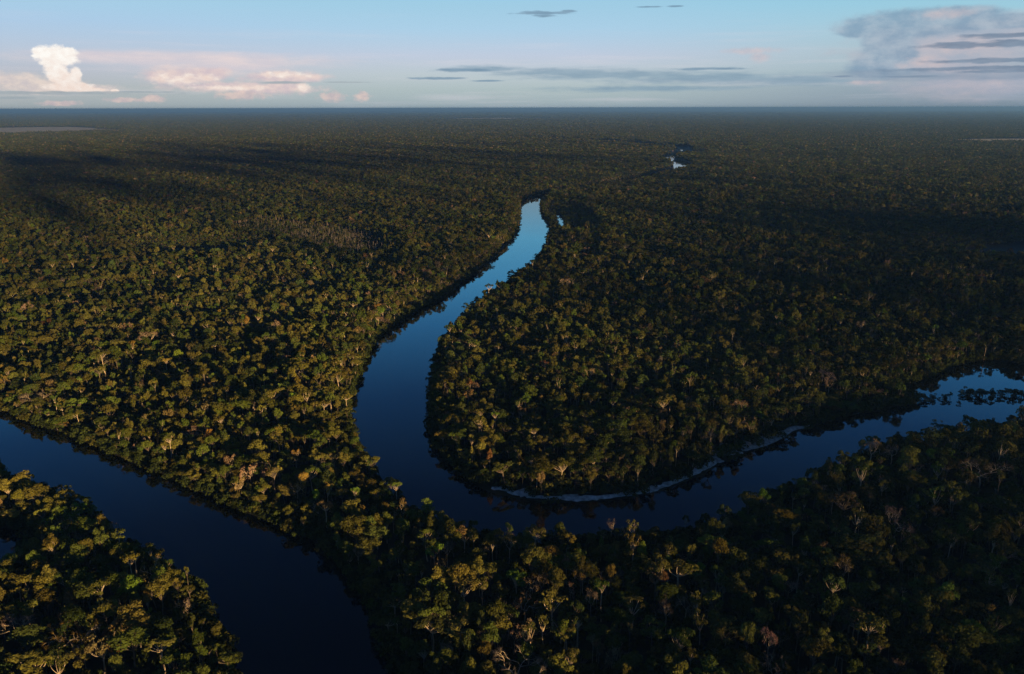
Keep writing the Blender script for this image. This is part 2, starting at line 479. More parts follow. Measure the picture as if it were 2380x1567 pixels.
# ------------------------------------------------------------------ trees read off the photograph
# x, y (1024 px wide), kind, tint, crown width in px, [crown height factor]
MARKS = [
    (434, 549, 'umbrella', 'bright green', 19), (442, 560, 'bare', 'golden', 8), (482, 583, 'open', 'olive', 15), (509, 543, 'bare', 'golden', 14),
    (493, 543, 'umbrella', 'olive', 8), (533, 578, 'bare', 'pinkish grey', 12), (541, 577, 'bare', 'tan', 10), (525, 598, 'bare', 'brown', 18),
    (516, 575, 'wide', 'bright green', 17), (514, 630, 'bare', 'pinkish grey', 8), (544, 620, 'open', 'olive', 17), (447, 546, 'bare', 'grey', 9),
    (454, 577, 'round', 'olive', 13), (463, 532, 'open', 'tan', 14), (566, 564, 'bare', 'pinkish grey', 8), (581, 574, 'umbrella', 'golden', 13),
    (571, 586, 'bare', 'pinkish grey', 6), (591, 599, 'bare', 'pinkish grey', 10), (633, 603, 'open', 'olive', 18), (630, 627, 'umbrella', 'tan', 8),
    (656, 577, 'umbrella', 'brown', 13), (664, 580, 'round', 'russet', 9), (686, 599, 'bare', 'grey', 13), (697, 599, 'open', 'olive', 14),
    (701, 618, 'open', 'olive', 18), (667, 610, 'bare', 'brown', 11), (593, 639, 'umbrella', 'tan', 9), (598, 645, 'wide', 'brown', 11),
    (612, 653, 'bare', 'pinkish grey', 8), (561, 667, 'round', 'olive', 17), (673, 661, 'wide', 'olive', 18), (690, 653, 'umbrella', 'olive', 11),
    (668, 565, 'round', 'bright green', 11), (643, 550, 'round', 'lime green', 10), (612, 526, 'bare', 'pinkish grey', 7), (632, 525, 'open', 'olive', 13),
    (560, 530, 'round', 'mid green', 10), (569, 536, 'wide', 'golden', 11), (983, 465, 'bare', 'brown', 24), (1013, 433, 'round', 'bright green', 13),
    (939, 424, 'open', 'olive', 11), (871, 448, 'bare', 'pinkish grey', 14), (893, 447, 'bare', 'grey', 13), (987, 442, 'round', 'golden', 8),
    (931, 456, 'round', 'lime green', 8), (860, 618, 'wide', 'brown', 23), (807, 587, 'column', 'olive', 9), (972, 627, 'wide', 'bright green', 19),
    (871, 496, 'umbrella', 'tan', 7), (775, 662, 'bare', 'pinkish grey', 16), (764, 496, 'round', 'bright green', 10), (836, 524, 'open', 'olive', 9),
    (833, 563, 'round', 'tan', 8), (822, 545, 'wide', 'brown', 12), (918, 590, 'round', 'mid green', 15), (1006, 546, 'wide', 'olive', 14),
    (897, 662, 'bare', 'grey', 8), (131, 587, 'round', 'bright green', 18), (160, 588, 'round', 'olive', 22), (103, 606, 'wide', 'olive', 21),
    (132, 640, 'round', 'mid green', 27), (98, 645, 'open', 'tan', 22), (106, 639, 'round', 'russet', 9), (112, 651, 'round', 'russet', 12),
    (91, 625, 'round', 'olive', 12), (29, 581, 'wide', 'olive', 21), (28, 606, 'wide', 'olive', 16), (16, 620, 'bare', 'grey', 18),
    (87, 592, 'round', 'dark green', 22), (30, 660, 'wide', 'olive', 25), (147, 598, 'round', 'golden', 7), (71, 601, 'round', 'brown', 11),
    (28, 638, 'round', 'dark green', 20), (249, 468, 'bare', 'pinkish grey', 11), (273, 472, 'umbrella', 'brown', 13), (296, 484, 'bare', 'golden', 10),
    (327, 487, 'open', 'golden', 11), (362, 508, 'umbrella', 'golden', 7), (296, 456, 'bare', 'golden', 7), (334, 456, 'bare', 'tan', 7),
    (257, 448, 'round', 'olive', 13), (325, 505, 'umbrella', 'brown', 13), (316, 497, 'round', 'lime green', 6), (394, 482, 'umbrella', 'mid green', 6),
    (399, 484, 'umbrella', 'mid green', 7), (355, 490, 'umbrella', 'bright green', 8), (240, 481, 'bare', 'tan', 6), (304, 480, 'round', 'golden', 9),
    (705, 281, 'round', 'russet', 9), (529, 392, 'round', 'mid green', 14), (490, 456, 'round', 'russet', 8), (539, 498, 'round', 'tan', 9),
    (288, 345, 'bare', 'golden', 10), (178, 355, 'round', 'lime green', 7), (166, 360, 'umbrella', 'golden', 7), (276, 326, 'bare', 'pinkish grey', 9),
    (690, 358, 'bare', 'tan', 7), (590, 373, 'bare', 'tan', 7), (373, 309, 'bare', 'golden', 9), (872, 331, 'bare', 'tan', 9), (830, 383, 'bare', 'pinkish grey', 9),
    (82, 402, 'round', 'lime green', 13, 12), (60, 405, 'round', 'lime green', 9, 11), (45, 400, 'round', 'golden', 8, 10), (26, 390, 'round', 'lime green', 9, 14), (8, 395, 'round', 'lime green', 9, 10),
]
CROWN_Z = {'round': .76, 'wide': .83, 'umbrella': .90, 'open': .82, 'column': .66, 'bare': .74}

# ------------------------------------------------------------------ scatter
def scatter(cell, y0, y1, spread, off):
    ys = np.arange(y0, y1, cell * .9)
    out_ = []
    for k, y in enumerate(ys):
        hw = y * spread + off
        xs = np.arange(-hw, hw, cell) + (k % 2) * cell / 2
        out_.append(np.stack([xs, np.full(len(xs), y)], 1))
    P = np.concatenate(out_)
    return (P + rng.uniform(-.58, .58, P.shape) * cell)[rng.random(len(P)) > .06]


T = scatter(7.5, 60, 1500, .74, 150)
T2 = scatter(7.5, 1500, 4400, .72, 100)
P = np.concatenate([T, T2])
s_w = water_sdf(P)
wsm = sdf(P, swamp_poly)
SANDL = np.array([unp(x, y) for x, y in [(1140, 1139), (1190, 1152), (1235, 1160), (1326, 1165), (1395, 1163), (1463, 1154), (1511, 1146), (1560, 1129), (1620, 1105), (1660, 1083), (1720, 1053), (1780, 1033), (1850, 1002), (1885, 991)]])
def near_line(P, L):
    a = L[:-1]; ab = L[1:] - a; t = np.clip(((P[:, None] - a) * ab).sum(2) / (ab**2).sum(1), 0, 1)
    return np.sqrt((((a + t[..., None] * ab) - P[:, None])**2).sum(2).min(1))
ok = (near_line(P, SANDL) > 8.0) & (s_w > -.5) & ~((wsm < 0) & (rng.random(len(P)) < .72))
P, s_w, wsm = P[ok], s_w[ok], wsm[ok]
n = len(P)
hn = fbm(P[:, 0] / 90, P[:, 1] / 90, 5)
big = fbm(P[:, 0] / 420, P[:, 1] / 420, 9)
clump = fbm(P[:, 0] / 34, P[:, 1] / 34, 15, 2)
height = 17.6 + (hn - .5) * 8 + (big - .5) * 7 + (clump - .5) * 11 + rng.normal(size=n) * 3.2
em = rng.random(n) < .07
height[em] += rng.uniform(3, 8, em.sum())
height = np.clip(height, 9, 31)
height = np.where(s_w < 9, height * rng.uniform(.55, .9, n), height)
for lp in (waters[3][1], waters[4][1], waters[5][1]):
    dl = sdf(P, lp); height = np.where(dl < 75, np.minimum(height, 5 + np.maximum(dl, 0) * .13), height)
height = np.where(wsm < 0, height * rng.uniform(.35, .65, n), height)
crown = np.clip(3.45 * np.exp(rng.normal(size=n) * .34) + np.maximum(height - 17, -4) * .16, 1.8, 8.6)
crown *= np.where(P[:, 1] > 650, .9, 1.0)
shape = rng.choice(len(SHAPES), n, p=SHAPE_P)
shape = np.where(em & (rng.random(n) < .5), rng.choice([2, 3, 5], n, p=[.45, .4, .15]), shape)
spn = fbm(P[:, 0] / 75, P[:, 1] / 75, 41, 3) + rng.normal(size=n) * .07
base_t = np.array(['dark green', 'olive', 'mid green', 'olive'])[np.digitize(spn, np.quantile(spn, [.2, .5, .74]))]
tint_name = np.where(rng.random(n) < .70, base_t, rng.choice(LEAFY, n, p=LEAFY_P))
tint_name = np.where(shape == 5, rng.choice(BARE_T, n, p=[.42, .22, .2, .16]), tint_name)
# marks replace whatever stood there
mk = []
for (x, y, k, t, w, *fixed) in MARKS:
    hgt = 22.0
    for _ in range(3):
        p = unp1(x, y, hgt * CROWN_Z[k])
        dist = math.sqrt(p[0]**2 + p[1]**2 + (CAM_H - hgt * CROWN_Z[k])**2)
        rad = w / FPX * dist / 2 * 1.08
        hgt = float(np.clip(17 + rad * 1.25, 18, 31)) if not fixed else fixed[0]
    mk.append((p[0], p[1], k, t, rad, hgt))
for q in range(len(mk)):
    a = mk[q]; p_ = np.array([a[0], a[1]])
    for _ in range(14):
        e_ = water_sdf(np.array([p_, p_ + (1, 0), p_ + (0, 1)]))
        if e_[0] > 1.0: break
        g_ = np.array([e_[1] - e_[0], e_[2] - e_[0]]); p_ = p_ + 2.0 * g_ / (np.linalg.norm(g_) + 1e-6)
    mk[q] = (p_[0], p_[1]) + a[2:]
mp = np.array([(a[0], a[1]) for a in mk]); mr_ = np.array([a[4] for a in mk])
keep = np.ones(n, bool)
for i in range(len(mk)):
    keep &= ~(np.hypot(P[:, 0] - mp[i, 0], P[:, 1] - mp[i, 1]) < mr_[i] * .85 + 1.5)
# the sunlit stems of marked trees stay in view: lower trees in front of them
for i, a in enumerate(mk):
    if a[2] in ('umbrella', 'open', 'bare'):
        d = mp[i] / np.linalg.norm(mp[i])
        rel = P - mp[i]; along = -(rel @ d); side = np.abs(rel @ np.array([d[1], -d[0]]))
        inn = (along > 0) & (along < 22) & (side < 5)
        height[inn] = np.minimum(height[inn], 9 + along[inn] * 0.1)
P, height, crown, shape, tint_name, s_w = P[keep], height[keep], crown[keep], shape[keep], tint_name[keep], s_w[keep]
P = np.concatenate([P, mp]); height = np.concatenate([height, [a[5] for a in mk]]); crown = np.concatenate([crown, mr_])
shape = np.concatenate([shape, [SHAPES.index(a[2]) for a in mk]]); tint_name = np.concatenate([tint_name, [a[3] for a in mk]])
is_mark = np.zeros(len(P), bool); is_mark[-len(mk):] = True
n = len(P)
tint = np.array([TINTS[t] for t in tint_name])
cl = fbm(P[:, 0] / 300, P[:, 1] / 300, 21); cl2 = fbm(P[:, 0] / 45, P[:, 1] / 45, 31)
gain = (.55 + .5 * cl + .4 * cl2) * np.exp(rng.normal(size=n) * .26)
tint = tint * np.where(is_mark, 1.15, gain)[:, None] * (1 + rng.normal(size=(n, 3)) * .06)
far_w = np.clip((np.hypot(P[:, 0], P[:, 1]) - 900) / 1800, 0, 1)[:, None]       # leaves darkened with distance, canopy shade put into their colour
tint = tint * (1 - far_w * np.array([.24, .22, .10]))
glow = np.clip(1 - np.abs(P[:, 0] + 190) / 330, 0, 1) * np.clip(1 - np.abs(P[:, 1] - 560) / 420, 0, 1)     # golden sunlight put into the leaf colour on the tongue
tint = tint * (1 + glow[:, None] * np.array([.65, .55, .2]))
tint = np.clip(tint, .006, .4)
dist = np.hypot(P[:, 0], P[:, 1])
rotz = rng.uniform(0, 6.283, n)
ax = np.exp(rng.normal(size=n) * .14)
variant = rng.integers(0, 1000, n)

# ------------------------------------------------------------------ which trees are objects of their own
KIND = {'round': 'broadleaf_tree', 'wide': 'broadleaf_tree', 'column': 'broadleaf_tree', 'umbrella': 'umbrella_tree', 'open': 'umbrella_tree', 'bare': 'leafless_tree'}
zc = height * np.array([CROWN_Z[s] for s in SHAPES])[shape]
px, dep = proj(np.column_stack([P, zc]))
inframe = (px[:, 0] > 3) & (px[:, 0] < 1021) & (px[:, 1] > 0) & (px[:, 1] < 668) & (dep > 0)
size_px = crown / np.maximum(dep, 1)
kind_arr = np.array([KIND[SHAPES[s]] for s in shape])
own = np.zeros(n, bool)
for kd, lim in (('broadleaf_tree', 290), ('umbrella_tree', 140), ('leafless_tree', 110)):
    c = np.where(inframe & (kind_arr == kd))[0]
    c = c[np.argsort(-(size_px[c] + is_mark[c] * 9))][:lim]
    own[c] = True

SHAPEW = {'round': 'round', 'wide': 'broad', 'column': 'narrow columnar', 'umbrella': 'umbrella-shaped', 'open': 'open-crowned', 'bare': 'leafless'}


def zone(i):
    x, y = P[i]
    if x < -60 and sdf(np.array([[x, y]]), left_poly)[0] < 120 and (y < 330 or (px[i, 0] < 235 and y < 520 and px[i, 1] > 448)):
        return 'left spit'
    if x < 0 and px[i, 0] < 400 and px[i, 1] < 540:
        return 'tongue between the rivers'
    if sdf(np.array([[x, y]]), main_poly)[0] > 0 and y > 470 and px[i, 1] < 500 and px[i, 0] > 420 and px[i, 0] < 870:
        return 'inner bend'
    return 'near bank'


def look(i):
    return f"{tint_name[i]} {SHAPEW[SHAPES[shape[i]]]}"


def size_word(i):
    c = crown[i]
    return 'small ' if c < 4.2 else ('large ' if c > 6.3 else '')


ORD = ['', 'second ', 'third ', 'fourth ', 'fifth ', 'sixth ', 'seventh ', 'eighth ', 'ninth ', 'tenth ', 'eleventh ', 'twelfth ']
labels = {}
own_idx = np.where(own)[0]
ZN = {'left spit': 'on left spit', 'tongue between the rivers': 'between the rivers', 'inner bend': 'inside the bend', 'near bank': 'on near bank'}
uses = {}
LM = [i for i in own_idx if is_mark[i]]
short = {}
for i in LM:
    uses.setdefault((look(i), ZN[zone(i)]), []).append(i)
for (lk, z), ids in uses.items():
    ids = sorted(ids, key=lambda i: px[i, 0])
    for k, i in enumerate(ids):
        if len(ids) == 1:
            labels[i] = f"{size_word(i)}{lk} tree {z}"; short[i] = f"{lk} tree {z}"
        else:
            w_ = "leftmost" if k == 0 else ("rightmost" if k == len(ids) - 1 else ORD[k].strip())
            labels[i] = f"{size_word(i)}{lk} tree, {w_}{'' if k in (0, len(ids) - 1) else ' from the left'} of {len(ids)} such {z}"; short[i] = f"{w_} {lk} tree {z}"
lm_px = px[LM]
groups_ = {}
for i in own_idx:
    if is_mark[i]: continue
    dd = np.hypot(*(lm_px - px[i]).T)
    j = LM[int(np.argmin(dd))]
    v = px[i] - px[j]
    ang = math.degrees(math.atan2(-v[1], v[0])) % 360
    sec = ['right of', 'above-right of', 'above', 'above-left of', 'left of', 'below-left of', 'below', 'below-right of'][int(((ang + 22.5) % 360) // 45)]
    groups_.setdefault((look(i), sec, j), []).append((float(dd.min()), i))
for (lk, sec, j), ids in groups_.items():
    ids.sort()
    for k, (_d, i) in enumerate(ids):
        o_ = 'nearest ' if (k == 0 and len(ids) > 1) else ORD[min(k, 11)]
        labels[i] = f"{o_}{lk} tree {sec} {short[j]}"


def clip_words(t):
    return t.replace('narrow columnar', 'columnar').replace('umbrella-shaped', 'umbrella')


GROUPS = {'broadleaf_tree': 'leafy trees of the near forest', 'umbrella_tree': 'pale-limbed emergent trees', 'leafless_tree': 'leafless trees among the green crowns'}
for i in own_idx:
    shp = SHAPES[shape[i]]
    key, _o = NEAR[shp][variant[i] % len(NEAR[shp])]
    root = bpy.data.objects.new(kind_arr[i], None); col.objects.link(root)
    root.empty_display_size = 2
    root.location = (P[i, 0], P[i, 1], .4); root.rotation_euler = (0, 0, rotz[i])
    root.scale = (crown[i] / 5.0 * ax[i], crown[i] / 5.0 / ax[i], height[i] / 20.0)
    tag(root, clip_words(labels[i]), 'tree', GROUPS[kind_arr[i]])
    pr = PROTO[key]
    a_ = link("trunk", pr['trunk'], root)
    b_ = link("crown", pr['crown'], root)
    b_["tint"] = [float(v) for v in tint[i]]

# ------------------------------------------------------------------ the rest of the forest: one object
protos = []
def pid(o):
    if o not in protos: protos.append(o)
    return protos.index(o)

rest = np.where(~own)[0]
idx = np.zeros(len(rest), np.int32)
for q, i in enumerate(rest):
    lod = NEAR if dist[i] < 620 else (MID if dist[i] < 1500 else FAR)
    fam = lod[SHAPES[shape[i]]]
    idx[q] = pid(fam[variant[i] % len(fam)][1])
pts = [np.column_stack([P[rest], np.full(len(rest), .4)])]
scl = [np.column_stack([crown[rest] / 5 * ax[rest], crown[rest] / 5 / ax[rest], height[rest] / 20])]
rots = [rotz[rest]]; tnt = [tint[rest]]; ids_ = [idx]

# low growth that closes the floor between the trunks and along the banks
def shrub_proto(seed, per, size):
    r = np.random.default_rng(seed)
    L = [(np.array([r.normal() * 1.6, r.normal() * 1.6, r.uniform(1.0, 3.6)]), r.uniform(1.0, 1.9)) for _ in range(8)]
    g = crown_geo(L, per, size)
    return joined(f"undergrowth_{seed}", [(g, LEAF)])
SH = [shrub_proto(900 + k, 14, .5) for k in range(3)]
U = scatter(7.0, 60, 900, .74, 120)
su = water_sdf(U)
bank = (su > 5) & (su < 14)
inner = (su >= 14) & (rng.random(len(U)) < .35)
U = U[bank | inner]
U2 = scatter(9.0, 900, 3200, .74, 120); su2 = water_sdf(U2); U2 = U2[(su2 > .5) & (su2 < 12)]
swg = scatter(7.0, 1200, 2200, .5, 0); swg = swg[sdf(swg, swamp_poly) < 6]
B_ = scatter(3.8, 60, 1250, .74, 120); sb_ = water_sdf(B_); B_ = B_[(sb_ > -1.8) & (sb_ < 5)]
ds_ = near_line(B_, SANDL)
B_ = B_[(ds_ > 7.5) | ((rng.random(len(B_)) < .25) & (vnoise(B_[:, 0] / 14, B_[:, 1] / 14, 61) > .45))]
onb = np.concatenate([np.zeros(len(U) + len(U2) + len(swg), bool), np.ones(len(B_), bool)])
U = np.concatenate([U, U2, swg, B_])
nu = len(U)
pts.append(np.column_stack([U, np.full(nu, .2)])); f_ = np.where(onb, rng.uniform(.9, 1.7, nu), rng.uniform(.8, 1.9, nu))
scl.append(np.column_stack([f_, f_, f_ * rng.uniform(.8, 1.5, nu)])); rots.append(rng.uniform(0, 6.28, nu))
ut = np.array([TINTS[t] for t in rng.choice(['dark green', 'olive', 'mid green'], nu, p=[.6, .2, .2])]) * rng.uniform(.6, 1.1, nu)[:, None]
tnt.append(ut); ids_.append(np.array([pid(SH[k]) for k in rng.integers(0, 3, nu)], np.int32))


DJ = []
for k in range(4):
    r = np.random.default_rng(70 + k); g = Geo(); hh = 11 + k; t = np.linspace(0, 1, 5)
    g.tube(np.column_stack([np.sin(t * 3 + k) * .4 * t, np.cos(t * 2 + k) * .4 * t, t * hh]), .17 * (1.1 - .7 * t), 4)
    for _ in range(3):
        a = r.uniform(0, 6.28); z = r.uniform(.6, .95) * hh
        g.tube([(0, 0, z), (math.cos(a) * 1.0, math.sin(a) * 1.0, z + 2.4)], [.07, .03], 3)
    DJ.append(joined(f"bare_stem_{k}", [(g, BARKG)]))
sw2 = scatter(7.0, 1100, 2300, .5, 0); sw2 = sw2[sdf(sw2, swamp_poly) < -1]
sw2 = sw2[rng.random(len(sw2)) < np.where(sw2[:, 0] > -430, .8, .25)]
k_ = len(sw2); print("stems", k_)
pts.append(np.column_stack([sw2, np.full(k_, .2)])); f_ = rng.uniform(.7, 1.25, k_)
scl.append(np.column_stack([f_, f_, f_])); rots.append(rng.uniform(0, 6.28, k_)); tnt.append(np.ones((k_, 3)))
ids_.append(np.array([pid(DJ[k]) for k in rng.integers(0, 4, k_)], np.int32))


# distant canopy: patches of many trees
def canopy_patch(name, side, cell, seed, nq, rad):
    r = np.random.default_rng(seed)
    m_ = int(side / cell)
    gx, gy = np.meshgrid((np.arange(m_) + .5) * cell - side / 2, (np.arange(m_) + .5) * cell - side / 2)
    C = np.column_stack([gx.ravel(), gy.ravel()]) + r.uniform(-.45, .45, (m_ * m_, 2)) * cell
    k = len(C)
    hgt = 18 + (fbm(C[:, 0] / 60 + seed * 13, C[:, 1] / 60, seed) - .5) * 11 + r.normal(size=k) * 3.2 + (r.random(k) < .07) * r.uniform(3, 8, k)
    rr = rad * np.clip(1 + r.normal(size=k) * .22, .55, 1.6)
    cn = r.choice(LEAFY + ['pinkish grey'], k, p=np.append(LEAFY_P * .985, .015))
    tc_ = np.array([TINTS[t] for t in cn]) * np.exp(r.normal(size=(k, 1)) * .25) * np.array([.72, .74, .88])  # distant crowns darkened as well, shade put into their leaf colour
    d = ball(k * nq).reshape(k, nq, 3); d[..., 2] = np.abs(d[..., 2]) * .95 - .1
    Pq = np.concatenate([C, (hgt - rr * .7)[:, None]], 1)[:, None] + d * rr[:, None, None] * np.array([1, 1, .75]) * r.uniform(.8, 1.1, (k, nq, 1))
    nn = unit(d + r.normal(size=d.shape) * .4)
    g = Geo(); g.cards(Pq.reshape(-1, 3), nn.reshape(-1, 3), np.repeat(rr, nq) * r.uniform(.36, .62, k * nq) * (14 / nq)**.5)
    # a dark floor of low crowns under them so that no gap shows the ground
    V, F = g.arrays()
    me = np_mesh(name, V, F, [CANOPY])
    at = me.attributes.new("tint", 'FLOAT_VECTOR', 'POINT')
    at.data.foreach_set("vector", np.repeat(np.repeat(tc_, nq, 0), 4, 0).astype(np.float32).ravel())
    return bpy.data.objects.new(name, me)


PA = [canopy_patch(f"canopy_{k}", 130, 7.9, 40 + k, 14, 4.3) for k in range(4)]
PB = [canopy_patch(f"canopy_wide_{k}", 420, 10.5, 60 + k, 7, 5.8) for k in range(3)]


def patches(y0, y1, cell, fam, cut):
    q = scatter_grid = []
    ys = np.arange(y0 + cell / 2, y1, cell)
    for y in ys:
        hw = y * .74 + 600
        xs = np.arange(-hw, hw, cell) + rng.uniform(0, cell)
        q.append(np.stack([xs, np.full(len(xs), y)], 1))
    q = np.concatenate(q)
    ok_ = np.ones(len(q), bool)
    for gp in grass_polys: ok_ &= sdf(q, gp) > cell * .25
    if cut: ok_ &= water_sdf(q) > 70
    return q[ok_]


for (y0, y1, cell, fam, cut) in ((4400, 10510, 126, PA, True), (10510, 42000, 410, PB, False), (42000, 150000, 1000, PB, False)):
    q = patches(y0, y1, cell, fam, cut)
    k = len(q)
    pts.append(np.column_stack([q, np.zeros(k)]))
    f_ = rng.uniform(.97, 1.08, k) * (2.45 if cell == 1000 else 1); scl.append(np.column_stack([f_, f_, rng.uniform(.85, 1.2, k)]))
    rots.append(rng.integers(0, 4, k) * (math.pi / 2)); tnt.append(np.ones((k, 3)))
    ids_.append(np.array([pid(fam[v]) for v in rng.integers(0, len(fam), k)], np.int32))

pts = np.concatenate(pts); scl = np.concatenate(scl); rots = np.concatenate(rots); tnt = np.concatenate(tnt); ids_ = np.concatenate(ids_)
print("forest instances", len(pts), "own trees", own.sum(), "protos", len(protos))
fm = bpy.data.meshes.new("forest")
fm.vertices.add(len(pts)); fm.vertices.foreach_set("co", pts.astype(np.float32).ravel())
def add_attr(nm, ty, data, key):
    a = fm.attributes.new(nm, ty, 'POINT'); a.data.foreach_set(key, data.ravel())
add_attr("scl", 'FLOAT_VECTOR', scl.astype(np.float32), "vector")
add_attr("rot", 'FLOAT_VECTOR', np.column_stack([np.zeros((len(rots), 2)), rots]).astype(np.float32), "vector")
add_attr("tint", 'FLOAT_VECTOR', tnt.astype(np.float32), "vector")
add_attr("pick", 'INT', ids_.astype(np.int32), "value")
forest = link("forest", fm)
tag(forest, "unbroken rainforest canopy stretching from the river banks to the horizon", "forest", kind="stuff")
ng = bpy.data.node_groups.new("forest", 'GeometryNodeTree')
ng.interface.new_socket("Geometry", in_out='INPUT', socket_type='NodeSocketGeometry')
ng.interface.new_socket("Geometry", in_out='OUTPUT', socket_type='NodeSocketGeometry')
gi = ng.nodes.new('NodeGroupInput'); go = ng.nodes.new('NodeGroupOutput'); jn = ng.nodes.new('GeometryNodeJoinGeometry')
def named(nm, ty):
    a = ng.nodes.new('GeometryNodeInputNamedAttribute'); a.data_type = ty; a.inputs['Name'].default_value = nm; return a
a_s, a_r, a_p = named("scl", 'FLOAT_VECTOR'), named("rot", 'FLOAT_VECTOR'), named("pick", 'INT')
for k, o in enumerate(protos):
    oi = ng.nodes.new('GeometryNodeObjectInfo'); oi.inputs['Object'].default_value = o; oi.inputs['As Instance'].default_value = False
    ip = ng.nodes.new('GeometryNodeInstanceOnPoints')
    cp = ng.nodes.new('FunctionNodeCompare'); cp.data_type = 'INT'; cp.operation = 'EQUAL'
    ii = [s for s in cp.inputs if s.type == 'INT' and s.enabled]
    ng.links.new(a_p.outputs[0], ii[0]); ii[1].default_value = k
    ng.links.new(gi.outputs[0], ip.inputs['Points']); ng.links.new(cp.outputs[0], ip.inputs['Selection'])
    ng.links.new(oi.outputs['Geometry'], ip.inputs['Instance'])
    ng.links.new(a_r.outputs[0], ip.inputs['Rotation']); ng.links.new(a_s.outputs[0], ip.inputs['Scale'])
    ng.links.new(ip.outputs[0], jn.inputs[0])
ng.links.new(jn.outputs[0], go.inputs[0])
md = forest.modifiers.new("forest", 'NODES'); md.node_group = ng

# ------------------------------------------------------------------ leafless stems standing in the swamp clearing
def dead_mesh(seed):
    r = np.random.default_rng(seed); g = Geo()
    hh = r.uniform(9, 16); t = np.linspace(0, 1, 6)
    p_ = np.column_stack([np.sin(t * 3 + seed) * .5 * t, np.cos(t * 2.3 + seed) * .5 * t, t * hh])
    g.tube(p_, .26 * (1.15 - .75 * t), 5)
    for _ in range(int(r.integers(2, 6))):
        z = r.uniform(.55, .98); a = r.uniform(0, 6.28); b0 = np.array([np.interp(z, t, p_[:, 0]), np.interp(z, t, p_[:, 1]), z * hh])
        g.tube([b0, b0 + np.array([math.cos(a) * .7, math.sin(a) * .7, 1.1]), b0 + np.array([math.cos(a) * 1.1, math.sin(a) * 1.1, 2.4])], [.12, .08, .04], 4)
    return g.mesh("dead_tree", BARKG)
DM = [dead_mesh(k) for k in range(8)]
cnt = 0
cand = np.column_stack([rng.uniform(530, 915, 4000), rng.uniform(514, 612, 4000)])
for (x, y) in cand:
    p = unp(x, y)
    if sdf(p[None], swamp_poly)[0] > -2: continue
    if y < 556 + (x - 720) * .12 and rng.random() < .62: continue
    if water_sdf(p[None])[0] < 8: continue
    o = link("dead_tree", DM[cnt % 8])
    o.location = (p[0], p[1], .2); o.rotation_euler = (rng.normal() * .05, rng.normal() * .05, rng.uniform(0, 6.28))
    s_ = rng.uniform(.8, 1.25); o.scale = (s_, s_, s_)
    tag(o, "thin grey leafless stem among others in the swamp clearing left of the river", "dead tree", "bare stems in the swamp clearing")
    cnt += 1
    if cnt >= 290: break

# ------------------------------------------------------------------ flooded trees standing in the right-hand reach
FL = [(2150, 930, 'wide'), (2166, 928, 'round'), (2190, 928, 'wide'), (2206, 926, 'umbrella'), (2231, 927, 'umbrella'), (2247, 919, 'wide'), (2258, 918, 'round'),
      (2276, 922, 'wide'), (2290, 921, 'wide'), (2305, 917, 'umbrella'), (2320, 919, 'wide'), (2345, 920, 'wide'), (2360, 919, 'round'), (2378, 921, 'wide')]
FLW = ["first and leftmost flooded tree of the row", "second flooded tree, low and round beside the leftmost one", "third flooded tree, standing clear in open water", "thin flooded sapling right of the clear-standing one", "slender flooded tree left of the middle gap",
       "flooded tree with wide crown behind the row", "round flooded tree touching the wide one", "large flooded tree with a dark reflection", "flooded tree paired right of the large one", "thin flooded tree between two bushy ones",
       "bushy flooded tree after the thin one", "broad flooded tree near the photo's right edge", "round flooded tree next to last in the row", "last flooded tree at the photo's right edge"]
def flooded_proto(seed, slim):
    r = np.random.default_rng(seed)
    L = []
    for _ in range(6 if slim else 14):
        th = r.uniform(0, 6.28); q = math.sqrt(r.uniform(0, 1)) * (1.3 if slim else 4.0)
        L.append((np.array([math.cos(th) * q, math.sin(th) * q, r.uniform(1.0, 5.2) + (1.0 if slim else 0) - q * .22]), r.uniform(.9, 1.7) * (.75 if slim else 1)))
    g = crown_geo(L, 30, .40); t = Geo()
    for i in range(2 if slim else 6):
        c = L[i][0]; t.tube(limb(np.array([c[0] * .6, c[1] * .6, -2.0]), c, .06, 5), [.16, .15, .13, .11, .07], 4)
    return t.mesh("trunk", BARKD), g.mesh("crown", LEAF)
FP = [flooded_proto(800 + k, False) for k in range(4)]; FS = [flooded_proto(850 + k, True) for k in range(2)]
for k, (x, y, s) in enumerate(FL):
    p = unp(x, y)
    tm, cm = FS[k % 2] if s == 'umbrella' else FP[k % 4]
    root = bpy.data.objects.new("flooded_tree", None); col.objects.link(root)
    f_ = rng.uniform(.95, 1.4)
    root.location = (p[0], p[1], 0); root.rotation_euler = (0, 0, rng.uniform(0, 6.28)); root.scale = (f_ * (1.1 if s == 'wide' else .9), f_, f_)
    tag(root, FLW[k] + " in the right-hand reach", 'tree', 'flooded trees standing in the river')
    link("trunk", tm, root)
    c_ = link("crown", cm, root); c_["tint"] = [.026, .036, .013]

# ------------------------------------------------------------------ ground, water, sand
rows = 700; cols = 440
rad = np.exp(np.linspace(math.log(55), math.log(152000), rows)); ang = np.linspace(R(-62), R(62), cols)
RR_, AA = np.meshgrid(rad, ang, indexing='ij')
G = np.column_stack([(np.sin(AA) * RR_).ravel(), (np.cos(AA) * RR_).ravel() - 10])
sg = water_sdf(G)
zg = np.clip(.12 + sg * .10, -2.5, .9) + np.where(sg > 10, (fbm(G[:, 0] / 30, G[:, 1] / 30, 77) - .5) * .8, 0)
ii = np.arange(rows * cols).reshape(rows, cols)
Q = np.stack([ii[:-1, :-1], ii[:-1, 1:], ii[1:, 1:], ii[1:, :-1]], -1).reshape(-1, 4)
ground = link("ground", np_mesh("ground", np.column_stack([G, zg]), [Q[:, ::-1]], [GROUND], smooth=True)); tag(ground, kind="structure")

